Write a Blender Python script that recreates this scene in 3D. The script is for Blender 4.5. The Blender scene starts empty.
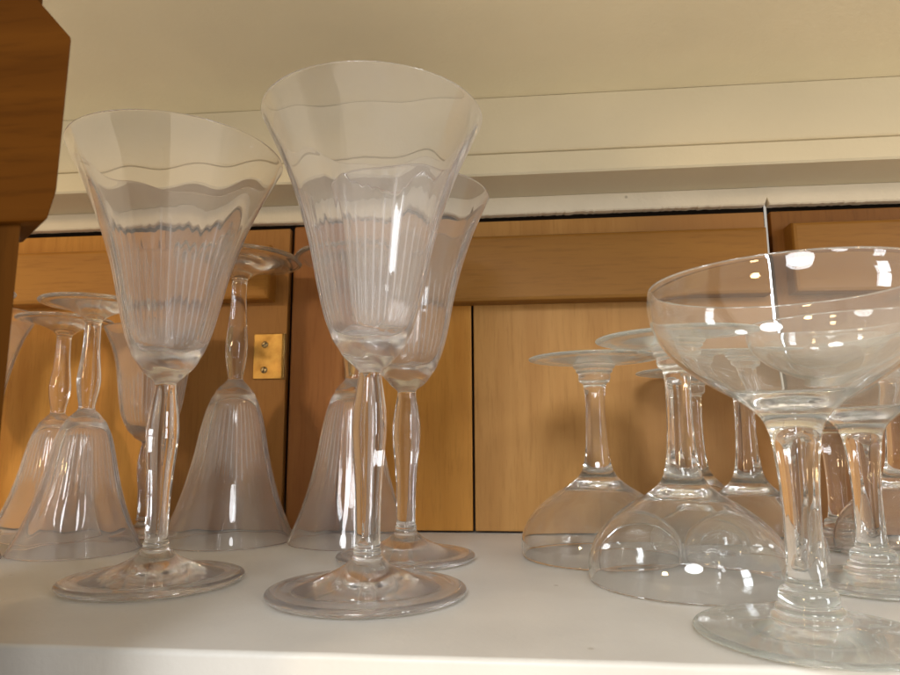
import bpy, bmesh, math, random
from mathutils import Vector, Matrix
random.seed(7)
R = math.radians
scene = bpy.context.scene
COL = scene.collection

# ------------------------------------------------------------------ camera
H_CAM, PITCH, YAW, ROLL = 0.054, 8.7, 5.5, 0.25
cd = bpy.data.cameras.new('camera'); cam = bpy.data.objects.new('camera', cd); COL.objects.link(cam)
cd.sensor_width = 36; cd.lens = 26.4; cd.clip_start = 0.01; cd.clip_end = 50
cam.rotation_euler = (Matrix.Rotation(R(YAW), 3, 'Z') @ Matrix.Rotation(R(90 + PITCH), 3, 'X') @ Matrix.Rotation(R(-ROLL), 3, 'Z')).to_euler()
cam.location = (0, 0, H_CAM)
cd.dof.use_dof = True; cd.dof.focus_distance = 0.27; cd.dof.aperture_fstop = 36
scene.camera = cam

# ------------------------------------------------------------------ light
w = bpy.data.worlds.new("World"); scene.world = w; w.use_nodes = True
nt = w.node_tree; bg = nt.nodes['Background']
tc = nt.nodes.new('ShaderNodeTexCoord'); sep = nt.nodes.new('ShaderNodeSeparateXYZ')
cr = nt.nodes.new('ShaderNodeValToRGB'); mr = nt.nodes.new('ShaderNodeMapRange')
nt.links.new(tc.outputs['Generated'], sep.inputs[0]); nt.links.new(sep.outputs['Z'], mr.inputs[0])
mr.inputs[1].default_value = -1; mr.inputs[2].default_value = 1
nt.links.new(mr.outputs[0], cr.inputs[0]); nt.links.new(cr.outputs[0], bg.inputs[0])
e = cr.color_ramp.elements
e[0].position = 0.2; e[0].color = (2.15, 1.82, 1.42, 1)      # kitchen floor and worktop
e[1].position = 0.9; e[1].color = (0.95, 0.90, 0.80, 1)      # kitchen ceiling
m_ = cr.color_ramp.elements.new(0.52); m_.color = (0.76, 0.68, 0.57, 1)
bg.inputs[1].default_value = 0.60

def area(name, loc, target, shape, sx, sy, power, col):
    l = bpy.data.lights.new(name, 'AREA'); l.shape = shape; l.size = sx; l.size_y = sy
    l.energy = power; l.color = col
    o = bpy.data.objects.new(name, l); COL.objects.link(o); o.location = loc
    o.rotation_euler = (Vector(target) - Vector(loc)).to_track_quat('-Z', 'Y').to_euler()
    return o
area('ceiling_lamp', (-0.12, -1.25, 0.85), (0, 0.3, 0.08), 'DISK', 0.55, 0.55, 15, (0.95, 0.97, 1.0))
area('ceiling_lamp', (0.75, -1.3, 1.2), (0, 0.3, 0.08), 'DISK', 0.36, 0.36, 5.5, (0.95, 0.97, 1.0))
area('window_light', (0.95, -0.50, 0.33), (0.0, 0.3, 0.08), 'RECTANGLE', 0.18, 0.25, 2.6, (0.88, 0.94, 1.0))
area('window_light', (0.95, -0.50, 0.05), (0.0, 0.3, 0.08), 'RECTANGLE', 0.18, 0.25, 2.6, (0.88, 0.94, 1.0))
area('warm_lamp', (-0.75, -0.75, 0.35), (-0.15, 0.39, 0.06), 'DISK', 0.16, 0.16, 3.5, (1.0, 0.72, 0.38))
area('door_gap_daylight', (0.190, 0.50, 0.18), (0.152, 0.39, 0.15), 'RECTANGLE', 0.06, 0.2, 0.25, (0.85, 0.9, 1.0))

scene.view_settings.view_transform = 'Standard'; scene.view_settings.look = 'None'
scene.view_settings.exposure = 0.08; scene.view_settings.gamma = 1.0
cy = scene.cycles
cy.max_bounces = 26; cy.transmission_bounces = 26; cy.glossy_bounces = 10; cy.diffuse_bounces = 4
cy.transparent_max_bounces = 16
cy.caustics_reflective = True; cy.caustics_refractive = True; cy.blur_glossy = 0.6
cy.sample_clamp_indirect = 0.0; cy.sample_clamp_direct = 0
cy.use_denoising = True

# ------------------------------------------------------------------ materials
def mat(name):
    m = bpy.data.materials.new(name); m.use_nodes = True
    return m, m.node_tree.nodes, m.node_tree.links, m.node_tree.nodes['Principled BSDF']

def ramp(N, stops):
    r = N.new('ShaderNodeValToRGB'); el = r.color_ramp.elements
    while len(el) < len(stops): el.new(0.5)
    for k, (p, c) in enumerate(stops):
        el[k].position = p; el[k].color = (*c, 1) if len(c) == 3 else c
    return r

def wood(name, light, mid, dark, axis='Z', seed=0.0, rough=0.5, ring=26, bumpy=0.2, tilt=0.0, heart=None, spec=0.2):
    m, N, L, P = mat(name)
    tc = N.new('ShaderNodeTexCoord'); mp = N.new('ShaderNodeMapping')
    s = {'Z': (1, 1, 0.085), 'X': (0.085, 1, 1), 'Y': (1, 0.085, 1)}[axis]
    mp.inputs['Scale'].default_value = s
    mp.inputs['Location'].default_value = (seed * 1.37, seed * 0.71, seed * 0.93)
    mp.inputs['Rotation'].default_value = (0, tilt, 0)
    L.new(tc.outputs['Object'], mp.inputs[0])
    n1 = N.new('ShaderNodeTexNoise'); n1.inputs['Scale'].default_value = ring; n1.inputs['Detail'].default_value = 3
    n1.inputs['Roughness'].default_value = 0.45
    L.new(mp.outputs[0], n1.inputs['Vector'])
    mul = N.new('ShaderNodeMath'); mul.operation = 'MULTIPLY'; mul.inputs[1].default_value = 9.0
    L.new(n1.outputs[0], mul.inputs[0])
    fr = N.new('ShaderNodeMath'); fr.operation = 'PINGPONG'; fr.inputs[1].default_value = 1.0
    L.new(mul.outputs[0], fr.inputs[0])
    n2 = N.new('ShaderNodeTexNoise'); n2.inputs['Scale'].default_value = 520; n2.inputs['Detail'].default_value = 5
    n2.inputs['Roughness'].default_value = 0.65
    L.new(mp.outputs[0], n2.inputs['Vector'])
    n3 = N.new('ShaderNodeTexNoise'); n3.inputs['Scale'].default_value = 9; n3.inputs['Detail'].default_value = 2
    L.new(mp.outputs[0], n3.inputs['Vector'])
    r1 = ramp(N, [(0.0, mid), (0.55, light), (1.0, [a * .6 + b * .4 for a, b in zip(mid, light)])])
    L.new(fr.outputs[0], r1.inputs[0])
    mx = N.new('ShaderNodeMix'); mx.data_type = 'RGBA'
    r2 = ramp(N, [(0.42, (0, 0, 0)), (0.66, (0.85, 0.85, 0.85))]); L.new(n3.outputs[0], r2.inputs[0])
    L.new(r2.outputs[0], mx.inputs[0]); L.new(r1.outputs[0], mx.inputs[6]); mx.inputs[7].default_value = (*mid, 1)
    mx2 = N.new('ShaderNodeMix'); mx2.data_type = 'RGBA'
    r3 = ramp(N, [(0.5, (0, 0, 0)), (0.78, (0.5, 0.5, 0.5))]); L.new(n2.outputs[0], r3.inputs[0])
    L.new(r3.outputs[0], mx2.inputs[0]); L.new(mx.outputs[2], mx2.inputs[6]); mx2.inputs[7].default_value = (*dark, 1)
    if heart:      # browner heartwood beyond a wavering line down the board
        sx = N.new('ShaderNodeSeparateXYZ'); L.new(tc.outputs['Object'], sx.inputs[0])
        ad = N.new('ShaderNodeMath'); ad.operation = 'MULTIPLY_ADD'; ad.inputs[1].default_value = 0.06
        L.new(n3.outputs[0], ad.inputs[0]); L.new(sx.outputs['X'], ad.inputs[2])
        h = N.new('ShaderNodeMapRange'); h.interpolation_type = 'SMOOTHSTEP'
        h.inputs[1].default_value = heart[0]; h.inputs[2].default_value = heart[1]; h.inputs[4].default_value = 0.8
        L.new(ad.outputs[0], h.inputs[0])
        mh = N.new('ShaderNodeMix'); mh.data_type = 'RGBA'; L.new(h.outputs[0], mh.inputs[0])
        L.new(mx2.outputs[2], mh.inputs[6]); mh.inputs[7].default_value = (0.33, 0.160, 0.052, 1); mx2 = mh
    # small knots and nail marks
    vo = N.new('ShaderNodeTexVoronoi'); vo.inputs['Scale'].default_value = 17
    mp2 = N.new('ShaderNodeMapping'); mp2.inputs['Location'].default_value = (seed, seed * .4, seed * .3)
    mp2.inputs['Scale'].default_value = {'Z': (1, 1, .6), 'X': (.6, 1, 1), 'Y': (1, .6, 1)}[axis]
    L.new(tc.outputs['Object'], mp2.inputs[0]); L.new(mp2.outputs[0], vo.inputs['Vector'])
    r4 = ramp(N, [(0.03, (0.8, 0.8, 0.8)), (0.075, (0, 0, 0))]); L.new(vo.outputs['Distance'], r4.inputs[0])
    mx3 = N.new('ShaderNodeMix'); mx3.data_type = 'RGBA'
    L.new(r4.outputs[0], mx3.inputs[0]); L.new(mx2.outputs[2], mx3.inputs[6])
    mx3.inputs[7].default_value = (*[c * .55 for c in dark], 1)
    L.new(mx3.outputs[2], P.inputs['Base Color'])
    P.inputs['Roughness'].default_value = rough; P.inputs['Coat Weight'].default_value = 0.15 * spec; P.inputs['Specular IOR Level'].default_value = spec
    P.inputs['Coat Roughness'].default_value = 0.3
    b = N.new('ShaderNodeBump'); b.inputs['Strength'].default_value = bumpy; b.inputs['Distance'].default_value = 0.0004
    L.new(n2.outputs[0], b.inputs['Height']); L.new(b.outputs[0], P.inputs['Normal'])
    return m

GOLD = ((0.56, 0.265, 0.052), (0.47, 0.205, 0.036), (0.29, 0.115, 0.020))
HONEY = ((0.47, 0.245, 0.074), (0.41, 0.203, 0.058), (0.28, 0.128, 0.033))
BROWN = ((0.25, 0.108, 0.023), (0.20, 0.078, 0.016), (0.12, 0.042, 0.008))  # brown wood, deepened further to paint in the shade under the soffit
RED = ((0.37, 0.155, 0.048), (0.30, 0.120, 0.036), (0.18, 0.066, 0.019))
W_gold = wood('golden_plank', *GOLD, seed=1.3)
W_honey = wood('honey_plank', *HONEY, seed=4.1)
W_honey2 = wood('honey_brown_plank', *[[.5*a+.5*b for a, b in zip(x, y)] for x, y in zip(HONEY, BROWN)], seed=9.6)
W_brown = wood('brown_plank', *BROWN, seed=2.7)
W_heart = wood('honey_heartwood_plank', *HONEY, seed=9.6, heart=(0.030, 0.085))
W_brown2 = wood('warm_brown_plank', (0.44, 0.215, 0.062), (0.37, 0.172, 0.046), (0.22, 0.092, 0.023), seed=12.7)
W_red = wood('reddish_post', *RED, seed=6.2)
W_batten = wood('shaded_batten_wood', (0.31, 0.148, 0.030), (0.25, 0.112, 0.021), (0.14, 0.055, 0.010), axis='X', seed=3.3, ring=16)  # soffit shade is put into this darker batten colour
W_batten2 = wood('batten_wood_orange', (0.44, 0.205, 0.040), (0.36, 0.155, 0.028), (0.19, 0.072, 0.013), axis='X', seed=7.9, ring=14)
W_block = wood('shaded_block_wood', (0.080, 0.027, 0.0026), (0.056, 0.018, 0.0016), (0.022, 0.007, 0.0006), axis='X', seed=5.3, ring=26, tilt=-0.95, spec=0.02, rough=0.6)  # near left shade painted into the wood colour
W_board = wood('shaded_board_wood', (0.060, 0.021, 0.0025), (0.044, 0.015, 0.0016), (0.02, 0.007, 0.0007), axis='Z', seed=8.3, spec=0.02, rough=0.6)  # likewise darkened, the board's shade is in its colour

def paint(name, col, rough, bump, specks=0.0, scale=900, mottled=0.05):
    m, N, L, P = mat(name)
    tc = N.new('ShaderNodeTexCoord')
    n = N.new('ShaderNodeTexNoise'); n.inputs['Scale'].default_value = 22; n.inputs['Detail'].default_value = 6
    L.new(tc.outputs['Object'], n.inputs['Vector'])
    r = ramp(N, [(0.3, [c * (1 - mottled * 1.6) for c in col]), (0.7, [min(1, c * (1 + mottled)) for c in col])])
    L.new(n.outputs[0], r.inputs[0])
    last = r.outputs[0]
    if specks:
        v = N.new('ShaderNodeTexVoronoi'); v.inputs['Scale'].default_value = 60
        L.new(tc.outputs['Object'], v.inputs['Vector'])
        n4 = N.new('ShaderNodeTexNoise'); n4.inputs['Scale'].default_value = 30; L.new(tc.outputs['Object'], n4.inputs['Vector'])
        rr = ramp(N, [(0.03, (1, 1, 1)), (0.07, (0, 0, 0))]); L.new(v.outputs['Distance'], rr.inputs[0])
        r5 = ramp(N, [(0.5, (0, 0, 0)), (0.62, (1, 1, 1))]); L.new(n4.outputs[0], r5.inputs[0])
        mm = N.new('ShaderNodeMath'); mm.operation = 'MULTIPLY'; L.new(rr.outputs[0], mm.inputs[0]); L.new(r5.outputs[0], mm.inputs[1])
        m2 = N.new('ShaderNodeMath'); m2.operation = 'MULTIPLY'; m2.inputs[1].default_value = specks; L.new(mm.outputs[0], m2.inputs[0])
        mx = N.new('ShaderNodeMix'); mx.data_type = 'RGBA'; L.new(m2.outputs[0], mx.inputs[0]); L.new(last, mx.inputs[6])
        mx.inputs[7].default_value = (0.22, 0.17, 0.11, 1); last = mx.outputs[2]
    L.new(last, P.inputs['Base Color']); P.inputs['Roughness'].default_value = rough
    n2 = N.new('ShaderNodeTexNoise'); n2.inputs['Scale'].default_value = scale; n2.inputs['Detail'].default_value = 4
    L.new(tc.outputs['Object'], n2.inputs['Vector'])
    b = N.new('ShaderNodeBump'); b.inputs['Strength'].default_value = bump; b.inputs['Distance'].default_value = 0.0004
    L.new(n2.outputs[0], b.inputs['Height']); L.new(b.outputs[0], P.inputs['Normal'])
    return m
M_shelf = paint('shelf_paint', (0.64, 0.62, 0.575), 0.42, 0.25, specks=0.55, scale=500)
M_ceil = paint('ceiling_paint', (0.83, 0.75, 0.545), 0.6, 0.4, scale=420, mottled=0.02)
M_corn = paint('cornice_paint', (0.66, 0.585, 0.425), 0.55, 0.35, scale=420, mottled=0.02)
M_plaster = paint('plaster', (0.74, 0.66, 0.52), 0.85, 0.6, specks=0.8, scale=300)
M_dark, N, L, P = mat('dark_board'); P.inputs['Base Color'].default_value = (0.03, 0.018, 0.01, 1); P.inputs['Roughness'].default_value = 0.8

M_brass, N, L, P = mat('brass')
P.inputs['Metallic'].default_value = 0.85; P.inputs['Roughness'].default_value = 0.38
tc = N.new('ShaderNodeTexCoord'); n = N.new('ShaderNodeTexNoise'); n.inputs['Scale'].default_value = 160; n.inputs['Detail'].default_value = 4
L.new(tc.outputs['Object'], n.inputs['Vector'])
r = ramp(N, [(0.3, (0.20, 0.11, 0.028)), (0.7, (0.34, 0.21, 0.065))]); L.new(n.outputs[0], r.inputs[0]); L.new(r.outputs[0], P.inputs['Base Color'])
M_screw, N, L, P = mat('screw_metal'); P.inputs['Metallic'].default_value = 1; P.inputs['Base Color'].default_value = (0.42, 0.31, 0.16, 1); P.inputs['Roughness'].default_value = 0.4
M_slot, N, L, P = mat('screw_slot'); P.inputs['Base Color'].default_value = (0.03, 0.02, 0.01, 1)

def glass(name, tint, film, fcol=(0.80, 0.74, 0.74), rough=0.0, etched=False):
    m = bpy.data.materials.new(name); m.use_nodes = True
    N = m.node_tree.nodes; L = m.node_tree.links; N.clear()
    out = N.new('ShaderNodeOutputMaterial'); g = N.new('ShaderNodeBsdfGlass')
    g.inputs['Color'].default_value = (*tint, 1); g.inputs['IOR'].default_value = 1.5; g.inputs['Roughness'].default_value = rough
    d = N.new('ShaderNodeBsdfDiffuse'); d.inputs['Color'].default_value = (*fcol, 1)
    t = N.new('ShaderNodeBsdfTranslucent'); t.inputs['Color'].default_value = (*fcol, 1)
    dm = N.new('ShaderNodeMixShader'); dm.inputs[0].default_value = 0.45; L.new(d.outputs[0], dm.inputs[1]); L.new(t.outputs[0], dm.inputs[2])
    tc = N.new('ShaderNodeTexCoord'); n = N.new('ShaderNodeTexNoise'); n.inputs['Scale'].default_value = 38; n.inputs['Detail'].default_value = 6
    L.new(tc.outputs['Object'], n.inputs['Vector'])
    r = N.new('ShaderNodeMapRange'); r.inputs[1].default_value = 0.3; r.inputs[2].default_value = 0.7
    r.inputs[3].default_value = film * 0.55; r.inputs[4].default_value = film * 1.45
    L.new(n.outputs[0], r.inputs[0])
    # dust film, also painting in the pale haze and bright edges of the glass
    lw = N.new('ShaderNodeLayerWeight'); lw.inputs['Blend'].default_value = 0.5
    pw = N.new('ShaderNodeMath'); pw.operation = 'POWER'; pw.inputs[1].default_value = 4.0; L.new(lw.outputs['Facing'], pw.inputs[0])
    ma = N.new('ShaderNodeMath'); ma.operation = 'MULTIPLY_ADD'; ma.inputs[1].default_value = 2.2; ma.inputs[2].default_value = 0.8
    L.new(pw.outputs[0], ma.inputs[0])
    mf = N.new('ShaderNodeMath'); mf.operation = 'MULTIPLY'; L.new(r.outputs[0], mf.inputs[0]); L.new(ma.outputs[0], mf.inputs[1])
    fac = mf.outputs[0]
    if etched:
        at = N.new('ShaderNodeAttribute'); at.attribute_name = 'etch'
        ad = N.new('ShaderNodeMath'); ad.operation = 'MULTIPLY_ADD'; ad.use_clamp = True; ad.inputs[1].default_value = 0.26
        L.new(at.outputs['Fac'], ad.inputs[0]); L.new(fac, ad.inputs[2]); fac = ad.outputs[0]
    mx = N.new('ShaderNodeMixShader'); L.new(fac, mx.inputs[0]); L.new(g.outputs[0], mx.inputs[1]); L.new(dm.outputs[0], mx.inputs[2])
    L.new(mx.outputs[0], out.inputs['Surface'])
    return m
G_wine = glass('wine_glass_bowl', (1, .998, .998), 0.092, (1.0, 0.965, 0.955), etched=True)
G_wstem = glass('wine_glass_stem', (1, 1, 1), 0.008, (.95, .93, .92))
G_coupe = glass('coupe_glass_bowl', (.999, 1, .999), 0.055, (0.97, 0.98, 0.93))
G_cfoot = glass('coupe_glass_foot', (.996, 1, .997), 0.11, (0.93, 0.97, 0.93))
G_wfoot = glass('wine_glass_foot', (1, 1, 1), 0.045, (.96, .94, .93))

# ------------------------------------------------------------------ helpers
def link(name, me, m, parent=None):
    o = bpy.data.objects.new(name, me); COL.objects.link(o)
    if m is not None and not me.materials: me.materials.append(m)
    if parent is not None: o.parent = parent
    return o
def tag(o, label=None, cat=None, group=None, kind=None):
    if label: o['label'] = label
    if cat: o['category'] = cat
    if group: o['group'] = group
    if kind: o['kind'] = kind
    return o
def empty(name, loc, label, cat, group=None):
    o = bpy.data.objects.new(name, None); COL.objects.link(o); o.location = loc; o.empty_display_size = 0.02
    return tag(o, label, cat, group)
def box_bm(x0, x1, y0, y1, z0, z1, bev=0.0, seg=2):
    bm = bmesh.new(); bmesh.ops.create_cube(bm, size=1)
    for v in bm.verts:
        v.co = Vector(((x0 + x1) / 2 + v.co.x * (x1 - x0), (y0 + y1) / 2 + v.co.y * (y1 - y0), (z0 + z1) / 2 + v.co.z * (z1 - z0)))
    if bev: bmesh.ops.bevel(bm, geom=bm.edges[:], offset=bev, segments=seg, profile=0.5, affect='EDGES')
    return bm
def mesh(name, bm, smooth=False):
    me = bpy.data.meshes.new(name); bm.to_mesh(me); bm.free()
    if smooth:
        for p in me.polygons: p.use_smooth = True
    return me
def box(name, dims, m, parent=None, bev=0.0, off=(0, 0, 0)):
    x0, x1, y0, y1, z0, z1 = dims
    bm = box_bm(x0 - off[0], x1 - off[0], y0 - off[1], y1 - off[1], z0 - off[2], z1 - off[2], bev)
    return link(name, mesh(name, bm), m, parent)

# ------------------------------------------------------------------ the cabinet
D = 0.3922          # plane of the door backs
ZT = 0.1862         # top of the doors
# shelf: a thick painted board with a softly rounded, slightly uneven front edge
bm = bmesh.new()
prof = [(0.400, 0.0)] + [(0.1737 + 0.0016 - 0.0016 * math.sin(a), -0.0016 + 0.0016 * math.cos(a)) for a in [R(d) for d in range(0, 91, 15)]] + [(0.1737, -0.019), (0.400, -0.019)]
xs = [-0.9 + 1.8 * k / 900 for k in range(901)]
rings = []
for x in xs:
    wob = 0.00022 * math.sin(x * 61) * math.sin(x * 23 + 1) + 0.00016 * math.sin(x * 210 + 2) * math.sin(x * 37) 
    sk = -0.004 * x            # the board is not quite parallel to the doors
    rings.append([bm.verts.new((x, y + ((wob * (1 if k < 8 else 0) + sk) if 0 < k < len(prof) - 1 else 0), z)) for k, (y, z) in enumerate(prof)])
n = len(prof)
for a, b in zip(rings, rings[1:]):
    for k in range(n): bm.faces.new((a[k], a[(k + 1) % n], b[(k + 1) % n], b[k]))
bm.faces.new(rings[0][::-1]); bm.faces.new(rings[-1])
bmesh.ops.recalc_face_normals(bm, faces=bm.faces[:])
shelf = link('shelf', mesh('shelf', bm), M_shelf); tag(shelf, kind='structure')
for p in shelf.data.polygons: p.use_smooth = abs(p.normal.z) < .999 and abs(p.normal.y) < .999

tag(box('ceiling', (-0.9, 0.9, 0.12, 0.3585, 0.2478, 0.262), M_ceil, bev=0.0005), kind='structure')
# cornice: fascia, stepped rail, soffit; one extruded section
sec = [(0.3552, 0.2474), (0.3552, 0.2150), (0.3547, 0.2138), (0.3515 + 0.005, 0.2132), (0.3532, 0.2122), (0.3528, 0.2010), (0.3538, 0.1999), (0.394, 0.1999), (0.394, 0.2474)]
bm = bmesh.new(); ra = [bm.verts.new((-0.9, y, z)) for y, z in sec]; rb = [bm.verts.new((0.9, y, z)) for y, z in sec]
for k in range(len(sec)): bm.faces.new((ra[k], ra[(k + 1) % len(sec)], rb[(k + 1) % len(sec)], rb[k]))
bm.faces.new(ra[::-1]); bm.faces.new(rb); bmesh.ops.recalc_face_normals(bm, faces=bm.faces[:])
bm2 = bm; tag(link('cornice', mesh('cornice', bm2), M_corn), kind='structure')
# ragged plaster lip between soffit and doors
bm = bmesh.new(); NX = 1400; rows = []
for k in range(NX + 1):
    x = -0.9 + 1.8 * k / NX
    zb = 0.1890 + 0.0003 * math.sin(x * 17) + 0.00022 * random.uniform(-1, 1) * (0.25 + abs(math.sin(x * 43))) 
    if 0.1502 < x < 0.1512 or -0.0222 < x < -0.0196: zb = 0.1930
    yf = 0.3880 + 0.00012 * math.sin(x * 90) * math.sin(x * 31)
    rows.append([bm.verts.new(p) for p in ((x, yf, 0.1997), (x, yf, zb + 0.0008), (x, yf + 0.0008, zb), (x, 0.3938, zb))])
for a, b in zip(rows, rows[1:]):
    for k in range(3): bm.faces.new((a[k], a[k + 1], b[k + 1], b[k]))
bmesh.ops.recalc_face_normals(bm, faces=bm.faces[:])
tag(link('plaster_edge', mesh('plaster_edge', bm), M_plaster), kind='structure')
bw = bmesh.new()  # added dark board, keeps world light from leaking through the door gaps
for a, b in ((-0.9, 0.1572), (0.1592, 0.9)):
    t = box_bm(a, b, 0.412, 0.4132, -0.02, 0.2476); me = bpy.data.meshes.new('t'); t.to_mesh(me); bw.from_mesh(me); t.free()
tag(link('gap_light_block', mesh('gap_light_block', bw), M_dark), kind='structure')

def batten_mesh(x0, x1, z0, z1, y0, y1, cham, off):
    """a rail with chamfered long edges and ends"""
    bm = box_bm(x0 - off[0], x1 - off[0], y0 - off[1], y1 - off[1], z0 - off[2], z1 - off[2])
    ed = [e for e in bm.edges if all(v.co.y < (y0 + y1) / 2 - off[1] for v in e.verts)]
    bmesh.ops.bevel(bm, geom=ed, offset=cham, segments=2, profile=0.5, affect='EDGES')
    return mesh('batten', bm)
def hinge(parent, x0, x1, z0, z1, off, knuckle_right=True):
    y = D - 0.0016
    h = box('hinge', (x0, x1, y, D - 0.0002, z0, z1), M_brass, parent, bev=0.0003, off=off)
    for kz in (0.76, 0.20):
        cx, cz = x0 + (x1 - x0) * (0.38 if knuckle_right else .62), z0 + (z1 - z0) * kz
        b = bmesh.new(); bmesh.ops.create_uvsphere(b, u_segments=20, v_segments=10, radius=0.0021)
        for v in b.verts: v.co = Vector((v.co.x, v.co.y * 0.38, v.co.z)) + Vector((cx - off[0], y - 0.0001 - off[1], cz - off[2]))
        s = link('screw', mesh('screw', b, True), M_screw, h)
        b = box_bm(-0.0018, 0.0018, -0.0004, 0.0004, -0.00028, 0.00028)
        bmesh.ops.rotate(b, verts=b.verts[:], cent=(0, 0, 0), matrix=Matrix.Rotation(R(-35 if kz > .5 else -75), 3, 'Y'))
        bmesh.ops.translate(b, verts=b.verts[:], vec=(cx - off[0], y - 0.00075 - off[1], cz - off[2]))
        link('screw_slot', mesh('screw_slot', b), M_slot, h)
    # barrel along the free edge
    b = bmesh.new(); bmesh.ops.create_cone(b, cap_ends=True, segments=16, radius1=0.0011, radius2=0.0011, depth=(z1 - z0))
    bx = (x1 + 0.0004) if knuckle_right else (x0 - 0.0004)
    bmesh.ops.translate(b, verts=b.verts[:], vec=(bx - off[0], y + 0.0006 - off[1], (z0 + z1) / 2 - off[2]))
    link('hinge_barrel', mesh('hinge_barrel', b, False), M_brass, h)

def door(loc_x, planks, battens, hinges, label, group='cabinet doors closing the back of the shelf'):
    off = (loc_x, D, 0.0)
    d = empty('cabinet_door', off, label, 'cabinet door', group)
    for x0, x1, m in planks:
        box('plank', (x0 + 0.0005, x1 - 0.0005, D, D + 0.006, 0.0012, ZT), m, d, bev=0.0005, off=off)
    for x0, x1, z0, z1, m in battens:
        link('batten', batten_mesh(x0, x1, z0, z1, D - 0.0125, D - 0.0001, 0.0022, off), m, d)
    for x0, x1, z0, z1, kr in hinges: hinge(d, x0, x1, z0, z1, off, kr)
    return d
door(-0.25, [(-0.90, -0.62, W_honey), (-0.62, -0.46, W_honey2), (-0.46, -0.34, W_honey), (-0.34, -0.2287, W_gold), (-0.2287, -0.1388, W_brown2)],
     [(-0.44, -0.1475, 0.1385, 0.1725, W_batten2)],
     [(-0.1595, -0.1410, 0.0905, 0.1185, True)],
     'wooden cabinet door with bright golden plank behind the upturned glasses on the left')
door(0.03, [(-0.1012, -0.0244, W_gold), (-0.0240, 0.1500, W_heart)],
     [(-0.0890, 0.1462, 0.1335, 0.1735, W_batten)],
     [(-0.1004, -0.0850, 0.0905, 0.1185, False)],
     'wide honey coloured cabinet door in the middle, its long batten above the upturned coupes')
door(0.25, [(0.1527, 0.2400, W_brown), (0.2400, 0.3500, W_honey2), (0.3500, 0.55, W_honey), (0.55, 0.9, W_honey2)],
     [(0.1600, 0.3400, 0.1345, 0.1755, W_batten)], [],
     'brown cabinet door on the right, behind the rim of the nearest coupe')
post = box('door_post', (-0.1370, -0.1022, D + 0.0004, D + 0.018, 0.0008, ZT + 0.0015), W_red, bev=0.0016, off=(-0.118, D, 0))
post.location = (-0.118, D, 0)
tag(post, 'reddish brown upright post between the two brass hinges', 'post')

# the opened door hanging in at the near left: a thick board and the chamfered end of its batten
LX = -0.0795
od = empty('cabinet_door', (-0.1, 0.12, 0.0), 'opened cabinet door at the near left, wood coloured dark for shade, with a big chamfered batten', 'cabinet door')

# the thing's empty stands at its base; the batten end and the board are cut off out of view
OD = (-0.14, 0.15, -0.25)
od.location = OD
def slab(name, outline, y, depth, dirx, m, parent, bev):
    bm = bmesh.new()
    f = [bm.verts.new((x - OD[0], y - OD[1], z - OD[2])) for x, z in outline]
    b = [bm.verts.new((x + dirx * depth - OD[0], y + depth - OD[1], z - OD[2])) for x, z in outline]
    bm.faces.new(f); bm.faces.new(b[::-1])
    for k in range(len(f)): bm.faces.new((f[k], b[k], b[(k + 1) % len(f)], f[(k + 1) % len(f)]))
    bmesh.ops.recalc_face_normals(bm, faces=bm.faces[:])
    bmesh.ops.bevel(bm, geom=bm.edges[:], offset=bev, segments=2, profile=0.5, affect='EDGES')
    return link(name, mesh(name, bm), m, parent)
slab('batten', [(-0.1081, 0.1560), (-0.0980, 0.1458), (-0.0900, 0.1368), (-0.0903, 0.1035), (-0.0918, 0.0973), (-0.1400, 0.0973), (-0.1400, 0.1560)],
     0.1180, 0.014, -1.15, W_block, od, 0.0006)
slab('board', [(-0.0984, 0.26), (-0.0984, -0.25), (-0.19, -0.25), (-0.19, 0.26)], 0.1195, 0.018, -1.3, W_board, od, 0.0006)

# ------------------------------------------------------------------ glasses
def smooth(pts, step):
    """Catmull-Rom through the profile points; a point with a third item 'c' is a corner"""
    P = [Vector(p[:2]) for p in pts]; cor = [len(p) > 2 for p in pts]
    res = [P[0]]
    for i in range(len(P) - 1):
        p1, p2 = P[i], P[i + 1]
        p0 = P[i - 1] if i > 0 and not cor[i] else p1 * 2 - p2
        p3 = P[i + 2] if i + 2 < len(P) and not cor[i + 1] else p2 * 2 - p1
        d = (p2 - p1).length; nn = max(2, int(d / step))
        t01 = max((p1 - p0).length, 1e-7) ** .5; t12 = d ** .5; t23 = max((p3 - p2).length, 1e-7) ** .5
        m1 = (p2 - p1) + t12 * ((p1 - p0) / t01 - (p2 - p0) / (t01 + t12))
        m2 = (p2 - p1) + t12 * ((p3 - p2) / t23 - (p3 - p1) / (t12 + t23))
        for k in range(1, nn + 1):
            t = k / nn
            res.append(p1 * (2*t**3 - 3*t**2 + 1) + m1 * (t**3 - 2*t**2 + t) + p2 * (-2*t**3 + 3*t**2) + m2 * (t**3 - t**2))
    return [(max(v.x, 0.00004), v.y) for v in res]

def lathe_grid(outer, inner, segs, modo, modi):
    """outer runs from the axis underneath to the rim, inner from the rim to the axis; returns grid and z/side per ring"""
    grid = []
    for side, prof in ((0, outer), (1, inner)):
        mod = modi if side else modo
        for r, z in prof:
            grid.append((side, z, [Vector(((r + mod(2 * math.pi * k / segs, z, r)) * math.cos(2 * math.pi * k / segs),
                                           (r + mod(2 * math.pi * k / segs, z, r)) * math.sin(2 * math.pi * k / segs), z)) for k in range(segs)]))
    return grid

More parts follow.
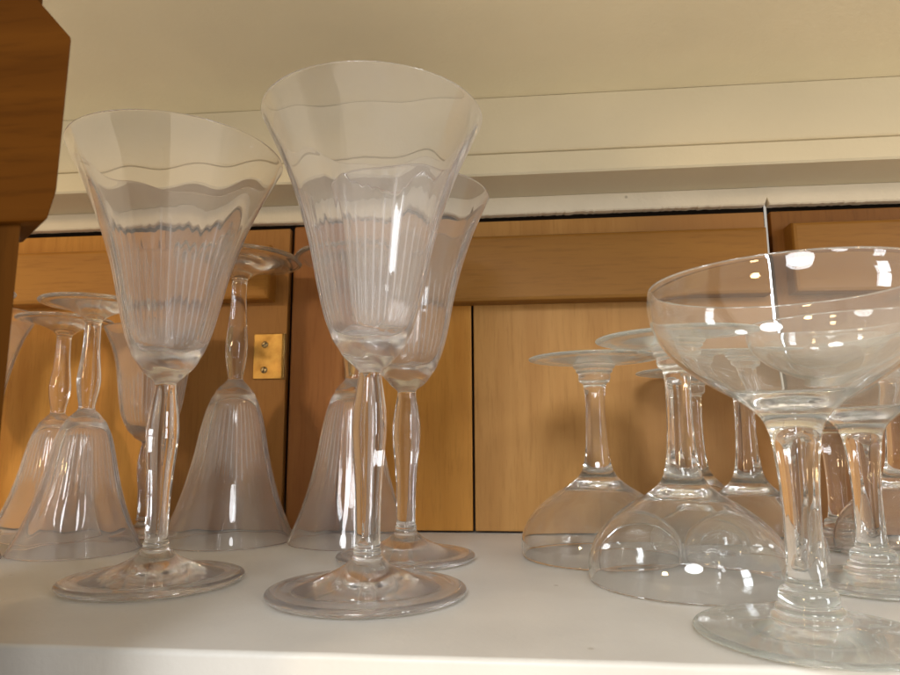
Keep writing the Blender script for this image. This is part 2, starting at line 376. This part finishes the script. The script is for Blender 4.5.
def part_meshes(name, outer, inner, segs, cuts, flip, H, modo, modi, etch=None):
    """split one lathed skin at ring heights into foot, stem and bowl meshes which share their seam rings"""
    g = lathe_grid(outer, inner, segs, modo, modi)
    nr = len(g); co = [x[2] for x in g]
    nor = []
    for i in range(nr):
        a, b = co[max(i - 1, 0)], co[min(i + 1, nr - 1)]
        row = []
        for k in range(segs):
            t = b[k] - a[k]; u = co[i][(k + 1) % segs] - co[i][(k - 1) % segs]
            v = u.cross(t)
            row.append(v.normalized() if v.length > 1e-12 else Vector((0, 0, -1 if i == 0 else 1)))
        nor.append(row)
    no = len(outer)
    i1 = min(i for i in range(no) if outer[i][1] >= cuts[0] and outer[i][0] < cuts[2])
    i2 = min(i for i in range(i1, no) if outer[i][1] >= cuts[1])
    out = {}
    for pn, a, b in (('foot', 0, i1), ('stem', i1, i2), ('bowl', i2, nr - 1)):
        vs, ns, fs = [], [], []
        for i in range(a, b + 1):
            for k in range(segs):
                v, m = co[i][k], nor[i][k]
                if flip: v = Vector((v.x, -v.y, H - v.z)); m = Vector((m.x, -m.y, -m.z))
                vs.append(v); ns.append(m)
        for i in range(b - a):
            for k in range(segs):
                k2 = (k + 1) % segs
                fs.append((i * segs + k, i * segs + k2, (i + 1) * segs + k2, (i + 1) * segs + k))
        if pn == 'foot': fs.append(tuple(range(segs))[::-1])
        if pn == 'bowl': fs.append(tuple((b - a) * segs + k for k in range(segs)))
        me = bpy.data.meshes.new(pn); me.from_pydata([tuple(v) for v in vs], [], fs)
        for p in me.polygons: p.use_smooth = True
        me.update()
        me.normals_split_custom_set_from_vertices([tuple(n_) for n_ in ns])
        if etch and pn == 'bowl':
            at = me.attributes.new('etch', 'FLOAT', 'POINT')
            at.data.foreach_set('value', [etch(2 * math.pi * k / segs, g[i][1]) if g[i][0] == 0 else 0.0 for i in range(a, b + 1) for k in range(segs)])
        out[pn] = me
    return out

def sst(a, b, x):
    t = max(0, min(1, (x - a) / (b - a))); return t * t * (3 - 2 * t)

def wine_meshes(H, rim, foot, flip=False, seed=0, slim=1.0, cone=0.0):
    kz = H / 0.1815; kr = rim / 0.0422; kf = foot / 0.035; ks = (kr + 1) / 2 * slim; kb = kr if flip else ks
    F_ = lambda r, z, *c: (r * kf, z * (0.4 + 0.6 * kz), *c)
    S_ = lambda r, z, *c: (r * ks, z * kz, *c)
    def B_(r, z, *c):
        if z > .0906: r += cone * .0065 * math.sin(math.pi * (z - .0906) / .0909) * (1 if r > .01 else 0)
        return (r * (kb + (kr - kb) * sst(0.10, 0.172, z)), z * kz, *c)
    rnd = random.Random(seed); ph = [rnd.uniform(0, 6.28) for _ in range(6)]
    outer = smooth([F_(0, .0030), F_(.012, .0026), F_(.026, .0010), F_(.0322, .0003), F_(.0343, .0006), F_(.0350, .0015), F_(.0343, .0024),
                    F_(.0320, .0029), F_(.0295, .0030), F_(.0225, .0044), F_(.0150, .0067), F_(.0090, .0095), F_(.0059, .0121), S_(.0049, .0142), S_(.0051, .0152), S_(.0046, .0162),
                    S_(.0045, .0230), S_(.0047, .0330), S_(.0053, .0430), S_(.0062, .0530), S_(.0066, .0600), S_(.0062, .0665), S_(.0053, .0730), S_(.0045, .0782), S_(.0045, .0808),
                    B_(.0062, .0824), B_(.0084, .0844), B_(.0110, .0874), B_(.0136, .0914), B_(.0160, .0968), B_(.0181, .1032), B_(.0204, .1130), B_(.0240, .1310), B_(.0292, .1500), B_(.0342, .1640), B_(.0390, .1748), B_(.0417, .1808), B_(.0420, .1813), B_(.0418, .1815)], 0.0012)
    inner = smooth([B_(.0418, .1815), B_(.0414, .1812), B_(.0410, .1806), B_(.0382, .1746), B_(.0333, .1638), B_(.0282, .1500), B_(.0229, .1310), B_(.0193, .1130), B_(.0171, .1040), B_(.0151, .0986), B_(.0124, .0946), B_(.0092, .0922), B_(.0048, .0912), B_(0.0, .0910)], 0.0012)[1:]
    k3 = 0.36 * (rim / .0422)
    def modo(a, z, r):
        zz = z / kz
        f = sst(.094, .102, zz) * (1 - sst(.135, .155, zz))
        s = sst(.018, .03, zz) * (1 - sst(.074, .079, zz))
        swirl = sst(.080, .084, zz) * (1 - sst(.092, .098, zz))
        return (0.00003 * math.cos(48 * a) * f + 0.00005 * math.cos(8 * a + ph[1]) * s
                + 0.00017 * swirl * math.sin(5 * a + 900 * zz + ph[2]) + 0.00005 * math.sin(2 * a + ph[3] + 70 * zz))
    def modi(a, z, r):
        zz = z / kz
        f = sst(.093, .104, zz) * (1 - sst(.152, .174, zz) * 0.7)
        return 0.00034 * math.cos(8 * a + ph[0] + 0.25 * math.sin(3 * a + ph[4])) * f + 0.00005 * math.sin(3 * a + ph[5] + 55 * zz) * sst(.1, .12, zz)
    def etch(a, z):
        """fine cut lines which run up the bowl and end in points"""
        zz = z / kz
        top = .137 + .016 * (1 - abs(math.sin(4 * a + ph[0] / 2)))
        f = sst(.094, .100, zz) * (1 - sst(top - .008, top, zz))
        return f * (max(0.0, math.cos(48 * a)) ** 2 + 0.28) * (0.75 + 0.25 * math.cos(4 * a + 7 * zz))
    return part_meshes('wine', outer, inner, 384, (.0142 * kz, .0807 * kz, .012), flip, H, modo, modi, etch)

def coupe_meshes(H, rim, foot, flip=False, seed=0):
    kz = H / 0.099; kr = rim / 0.0400; kf = foot / 0.032; ks = (1 + kr) / 2
    F_ = lambda r, z, *c: (r * kf, z, *c)
    S_ = lambda r, z, *c: (r * ks, .012 + (z - .012) * kz if z > .012 else z, *c)
    B_ = lambda r, z, *c: (r * (ks + (kr - ks) * sst(0.058, 0.075, z)), .012 + (z - .012) * (H - .012) / (.099 - .012), *c)
    S_ = lambda r, z, *c: (r * ks, .012 + (z - .012) * (H - .012) / (.099 - .012) if z > .012 else z, *c)
    rnd = random.Random(seed); ph = [rnd.uniform(0, 6.28) for _ in range(4)]
    outer = smooth([F_(0, .0014), F_(.020, .0009), F_(.0305, .0003), F_(.0318, .0006), F_(.0320, .0010), F_(.0315, .0014), F_(.024, .0021), F_(.016, .0028), F_(.0102, .0036, 'c'),
                    S_(.0104, .0046), S_(.0098, .0056), S_(.0088, .0059, 'c'), S_(.0091, .0068), S_(.0085, .0078), S_(.0076, .0081, 'c'), S_(.0079, .0100), S_(.0072, .0122), S_(.0058, .0130, 'c'),
                    S_(.0052, .0165), S_(.0049, .0240), S_(.0050, .0340), S_(.0055, .0440), S_(.0061, .0500), S_(.0070, .0550), S_(.0090, .0595),
                    B_(.0140, .0640), B_(.0215, .0685), B_(.0290, .0737), B_(.0350, .0800), B_(.0388, .0870), B_(.0400, .0930), B_(.0397, .0975), B_(.0394, .0989), B_(.0391, .0990)], 0.0010)
    inner = smooth([B_(.0391, .0990), B_(.0388, .0989), B_(.0387, .0975), B_(.0390, .0930), B_(.0378, .0872), B_(.0341, .0806), B_(.0280, .0745), B_(.0205, .0697), B_(.0140, .0664), B_(.0085, .0646), B_(.0045, .0637), B_(0.0, .0634)], 0.0011)[1:]
    def modo(a, z, r):
        s = sst(.016, .022, z) * (1 - sst(.048, .056, z))
        return 0.00010 * math.cos(8 * a + ph[0]) * s + 0.00005 * math.sin(2 * a + ph[1] + 60 * z) * min(1, r / .01)
    def modi(a, z, r): return 0.00004 * math.sin(3 * a + ph[2] + 90 * z) * min(1, r / .02)
    return part_meshes('coupe', outer, inner, 144, (.0137, .0575 * kz, .0075), flip, H, modo, modi)

def place(kind, meshes, x, y, rot, label, group, cat, mb, ms, mf):
    t = empty(kind, (x, y, 0.0004), label, cat, group); t.rotation_euler[2] = rot
    for pn, m in (('foot', mf), ('stem', ms), ('bowl', mb)): link(pn, meshes[pn], m, t)
    return t
def copy_thing(src, x, y, rot, label, group):
    t = src.copy(); COL.objects.link(t); t.location = (x, y, src.location.z); t.rotation_euler[2] = rot; tag(t, label, None, group)
    for ch in src.children:
        c = ch.copy(); COL.objects.link(c); c.parent = t
    return t

UW, IW = 'wine glasses standing upright', 'wine glasses turned upside down'
UC, IC = 'coupe glasses standing upright', 'coupe glasses turned upside down'
def wine(H, rim, foot, flip, x, y, rot, label, seed=0, slim=1.0):
    return place('wine_glass', wine_meshes(H, rim, foot, flip, seed, slim, 0.05 if flip else 0.0), x, y, rot, label, IW if flip else UW, 'wine glass', G_wine, G_wstem, G_wfoot)
wine(0.1760, 0.0425, 0.0350, False, -0.0525, 0.2379, 0.64, 'tall flared wine glass standing nearest the front edge, its rim highest of all', 1, 0.97)
wine(0.1705, 0.0425, 0.0335, False, -0.1382, 0.2508, 1.1, 'tall flared wine glass standing on its own at the left beside the dark batten', 2, 0.92)
wine(0.1700, 0.0400, 0.0315, False, -0.0500, 0.3065, 0.6, 'tall flared wine glass half hidden behind the frontmost wine glass', 3)
wine(0.1560, 0.0348, 0.0345, True, -0.1542, 0.3535, 0.4, 'upturned wine glass in front of the left brass hinge, its foot by the batten end', 4)
wine(0.1560, 0.0328, 0.0330, True, -0.0885, 0.3570, 0.9, 'upturned wine glass whose bell shows behind the stem of the frontmost glass', 5)
small = wine(0.1250, 0.0300, 0.0258, True, -0.2165, 0.3180, 0.2, 'short upturned wine glass with streaked bell, right one of the pair before the golden plank', 6)
copy_thing(small, -0.2640, 0.3620, 1.3, 'short upturned wine glass partly hidden behind its twin against the golden plank', IW)
copy_thing(small, -0.2615, 0.2785, 2.0, 'short upturned wine glass cut by the left edge of the picture, only its side showing', IW)
su = wine(0.1170, 0.0275, 0.0160, False, -0.2085, 0.3640, 0.5, 'slim short wine glass standing at the back beside the left seam of the golden plank', 7)
wine(0.1290, 0.0330, 0.0240, False, -0.3172, 0.3560, 0.5, 'short wine glass standing at the far left with only its flared rim side in view', 8)

def coupe(H, rim, foot, flip, x, y, rot, label, seed=0):
    return place('coupe_glass', coupe_meshes(H, rim, foot, flip, seed), x, y, rot, label, IC if flip else UC, 'coupe glass', G_coupe, G_wstem, G_cfoot)
coupe(0.0985, 0.0388, 0.0305, False, 0.0797, 0.1990, 0.0, 'large coupe glass standing nearest on the right, wide bowl reflecting the lamps', 11)
coupe(0.0960, 0.0385, 0.0300, False, 0.1314, 0.2680, 0.7, 'coupe glass standing just behind and right of the nearest coupe', 12)
coupe(0.0960, 0.0340, 0.0280, False, 0.1627, 0.3610, 0.9, 'coupe glass standing at the very back between the two front coupe stems', 13)
coupe(0.0920, 0.0362, 0.0310, True, 0.0383, 0.3195, 0.2, 'upturned coupe glass farthest left of the coupes, foot clear against the plank', 14)
coupe(0.0930, 0.0368, 0.0310, True, 0.0640, 0.2660, 0.5, 'upturned coupe glass nearest the front, overlapping the coupe on its left', 15)
coupe(0.0890, 0.0250, 0.0290, True, 0.0950, 0.3640, 0.8, 'small upturned coupe glass at the back, stem just right of the nearest upturned one', 16)
coupe(0.0870, 0.0295, 0.0260, True, 0.1050, 0.3160, 0.3, 'upturned coupe glass whose stem shows under the bowl of the nearest coupe', 17)
coupe(0.0900, 0.0300, 0.0290, True, 0.1800, 0.3350, 0.3, 'upturned coupe glass at the right edge of the picture behind the standing one', 18)
